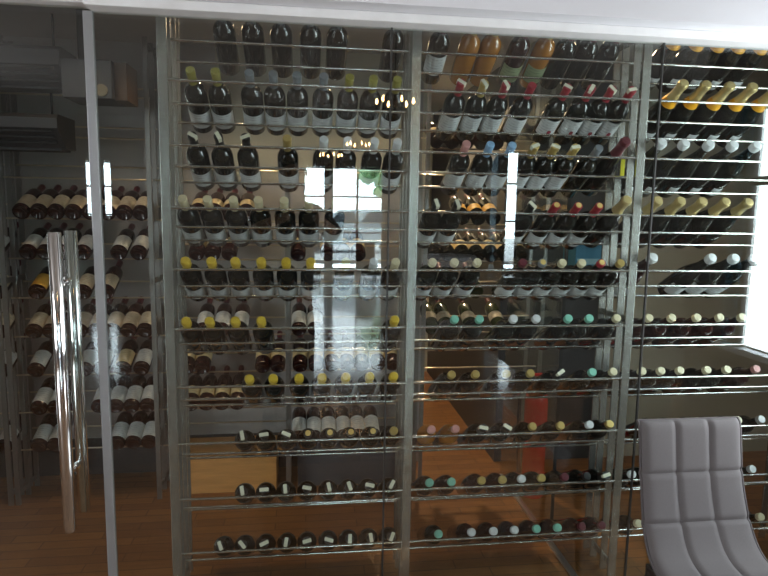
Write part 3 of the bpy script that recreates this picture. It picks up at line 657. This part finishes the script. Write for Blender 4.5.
chandelier((0.55, 4.64-13.5, 2.78), 'far candle chandelier mirrored above the left part of the window')
chandelier((1.10, 4.64-13.0, 2.98), 'far candle chandelier mirrored above the right part of the window')

tag(MB().box((2.3, -10.5, 0.0), (6.2, -1.2, 0.012), 0.003).build('added_rug', mat('added_dark_rug', (0.03, 0.025, 0.022), 0.95), smooth=False), 'large dark carpet added on the dining floor to hide mirrored window glare', 'added_rug')  # added dark matte sheet, keeps the floor from mirroring the tall windows
# round table with two chairs by the far window
tb = empty('dining_table', (3.1, -8.2, 0.0125), 'round dining table with pale cloth on the added dark carpet, mirrored in the glass', 'table')
MB().lathe([(0, 0.72), (0.55, 0.72), (0.56, 0.75), (0, 0.755)], 32).build('table_top', mat('dark_leg_wood', (0.03, 0.022, 0.018), 0.4), tb)
MB().lathe([(0, 0), (0.28, 0), (0.28, 0.03), (0.05, 0.06), (0.05, 0.72), (0, 0.72)], 20).build('pedestal', BLACK, tb)
tc_ = []
MB().lathe([(0, 0.757), (0.57, 0.757), (0.585, 0.745), (0.60, 0.55), (0.595, 0.55), (0.575, 0.752), (0, 0.7565)], 40, (3.1, -8.2, 0.0125)).build('tablecloth', mat('white_cloth', (0.7, 0.72, 0.75), 0.8))
tag(bpy.data.objects['tablecloth'], 'pale cloth draped over the round table, mirrored in the glass', 'tablecloth')
chair((1.42, -9.6, 0), 'dark dining chair standing alone before the far window, mirrored in the glass', PI, mat('dark_chair_fabric', (0.03, 0.03, 0.03), 0.8), 'dark chairs at the mirrored table')
chair((3.9, -8.3, 0.016), 'dark dining chair right of the round table, mirrored in the glass', -PI/2, mat('dark_chair_fabric', (0.03, 0.03, 0.03), 0.8), 'dark chairs at the mirrored table')

# ------------------------------------------------------------------ the photographer, seen only as a reflection
def skin(name, verts, edges, rad, mt, parent, root=0, sub=2):
    me = bpy.data.meshes.new(name); me.from_pydata(verts, edges, []); o = bpy.data.objects.new(name, me); COL.objects.link(o)
    sk = o.modifiers.new('skin', 'SKIN'); 
    for i, v in enumerate(me.skin_vertices[0].data): v.radius = rad[i] if isinstance(rad[i], tuple) else (rad[i], rad[i]); v.use_root = (i == root)
    sb = o.modifiers.new('sub', 'SUBSURF'); sb.levels = sub; sb.render_levels = sub; sk.use_smooth_shade = True
    dg = bpy.context.evaluated_depsgraph_get(); dg.update(); ev = o.evaluated_get(dg); nm = bpy.data.meshes.new_from_object(ev)
    bpy.data.objects.remove(o); nm.name = name; nm.materials.clear(); nm.materials.append(mt); nm.shade_smooth()
    q = bpy.data.objects.new(name, nm); COL.objects.link(q); q.parent = parent; return q
SKINM = mat('skin', (0.30, 0.17, 0.11), 0.55); CLO = mat('dark_shirt', (0.018, 0.018, 0.022), 0.85); TRO = mat('dark_trousers', (0.015, 0.015, 0.018), 0.85); HAIR = mat('black_hair', (0.008, 0.007, 0.006), 0.6)
PXc, PYc = -0.10, -0.34
pr = empty('person', (PXc, PYc, 0), 'person in dark clothes holding up a camera, mirrored in the glass', 'person')
# one continuous body: pelvis, trunk, neck, head, arms, legs (facing +Y)
V = [(-0.05, 0, 1.04), (-0.05, 0, 1.22), (-0.04, -0.01, 1.44), (-0.02, -0.01, 1.66), (0, 0.0, 1.80), (0, 0.02, 1.93), (0, 0.035, 2.02), (0, 0.04, 2.10),
     (-0.21, 0, 1.69), (-0.36, 0.06, 1.53), (-0.12, 0.22, 1.65), (-0.02, 0.245, 1.69),
     (0.18, 0, 1.69), (0.34, 0.06, 1.53), (0.21, 0.22, 1.65), (0.16, 0.245, 1.69),
     (-0.165, 0, 0.96), (-0.18, 0.01, 0.54), (-0.185, -0.02, 0.10), (-0.19, 0.06, 0.045), (-0.20, 0.19, 0.035),
     (0.065, 0, 0.96), (0.08, 0.01, 0.54), (0.085, -0.02, 0.10), (0.09, 0.06, 0.045), (0.10, 0.19, 0.035)]
E_ = [(0, 1), (1, 2), (2, 3), (3, 4), (4, 5), (5, 6), (6, 7), (3, 8), (8, 9), (9, 10), (10, 11), (3, 12), (12, 13), (13, 14), (14, 15), (0, 16), (16, 17), (17, 18), (18, 19), (19, 20), (0, 21), (21, 22), (22, 23), (23, 24), (24, 25)]
RD = [(0.19, 0.13), (0.185, 0.13), (0.20, 0.14), (0.19, 0.12), 0.065, (0.085, 0.09), (0.10, 0.11), (0.085, 0.095), 0.085, 0.062, 0.042, 0.036, 0.085, 0.062, 0.042, 0.036,
      0.115, 0.08, 0.052, 0.05, 0.04, 0.115, 0.08, 0.052, 0.05, 0.04]
bodyo = skin('body', V, E_, RD, SKINM, pr)
# clothes: slightly larger shells
cl = skin('shirt', [(-0.05, 0, 0.93)]+[V[i] for i in (1, 2, 3, 8, 9, 12, 13)]+[(-0.27, 0.12, 1.575), (0.29, 0.12, 1.575), (0, 0, 1.80)], [(0, 1), (1, 2), (2, 3), (3, 4), (4, 5), (5, 8), (3, 6), (6, 7), (7, 9), (3, 10)],
          [(0.23, 0.165), (0.235, 0.165), (0.235, 0.16), (0.20, 0.135), 0.095, 0.085, 0.095, 0.085, 0.062, 0.062, 0.075], CLO, pr)
skin('trousers', [(-0.05, 0, 1.14), (-0.05, 0, 1.02), V[16], V[17], (-0.187, -0.01, 0.09), V[21], V[22], (0.087, -0.01, 0.09)], [(0, 1), (1, 2), (2, 3), (3, 4), (1, 5), (5, 6), (6, 7)], [(0.205, 0.15), (0.20, 0.15), 0.135, 0.10, 0.08, 0.135, 0.10, 0.08], TRO, pr, 1)
hm = MB().ball((0, 0.015, 2.09), 0.12, (0.95, 1.02, 0.85), 3)
for v in list(hm.bm.verts):
    if v.co.y > 0.09 and v.co.z < 2.13: v.co.y = 0.085
hm.build('hair', HAIR, pr)
for s in (-1, 1):
    MB().ball((s*0.036, 0.131, 2.03), 0.012, sub=2).build('eye', mat('eye_white', (0.6, 0.6, 0.6), 0.3), pr)
    MB().ball((s*0.105, 0.03, 2.02), 0.024, (0.4, 0.8, 1.3), 2).build('ear', SKINM, pr)
    MB().box((s*0.15-0.10, -0.07, 0.0), (s*0.15, 0.23, 0.07), 0.02).build('shoe', BLACK, pr)
MB().tube([(0, 0.135, 2.04), (0, 0.160, 2.0), (0, 0.150, 1.985)], [0.008, 0.016, 0.010], 8).build('nose', SKINM, pr)
MB().ball((0, 0.135, 1.955), 0.02, (1.3, 0.4, 0.35), 2).build('mouth', mat('lip', (0.25, 0.08, 0.07), 0.5), pr)
# hands: five fingers each closing on the camera
for s in (-1, 1):
    cxh = -0.02 if s < 0 else 0.16
    hv = [(cxh, 0.245, 1.69), (cxh, 0.262, 1.735)]; he = [(0, 1)]; hr = [0.030, (0.032, 0.02)]
    for k, (ln, dz) in enumerate(((0.050, 0.045), (0.056, 0.030), (0.052, 0.015), (0.042, 0.0))):
        b = len(hv); z = 1.722+dz
        hv += [(cxh, 0.268, z), (cxh-s*0.008, 0.268+ln*0.45, z+0.002), (cxh-s*0.030, 0.268+ln*0.62, z+0.001)]
        he += [(1, b), (b, b+1), (b+1, b+2)]; hr += [0.010, 0.009, 0.008]
    b = len(hv); hv += [(cxh-s*0.02, 0.255, 1.715), (cxh-s*0.045, 0.262, 1.722)]; he += [(0, b), (b, b+1)]; hr += [0.012, 0.009]
    skin('hand', hv, he, hr, SKINM, pr, 0, 1)
cm = empty('compact_camera', (0, -0.06, 1.75), 'small black camera held by the person mirrored in the glass', 'camera')
MB().box((-0.055, -0.015, -0.035), (0.055, 0.015, 0.035), 0.005).build('camera_body', BLACK, cm)
MB().tube([(0, 0.015, 0), (0, 0.035, 0)], [0.024, 0.022], 20).build('lens_barrel', mat('lens_grey', (0.15, 0.15, 0.16), 0.3, 0.8), cm)
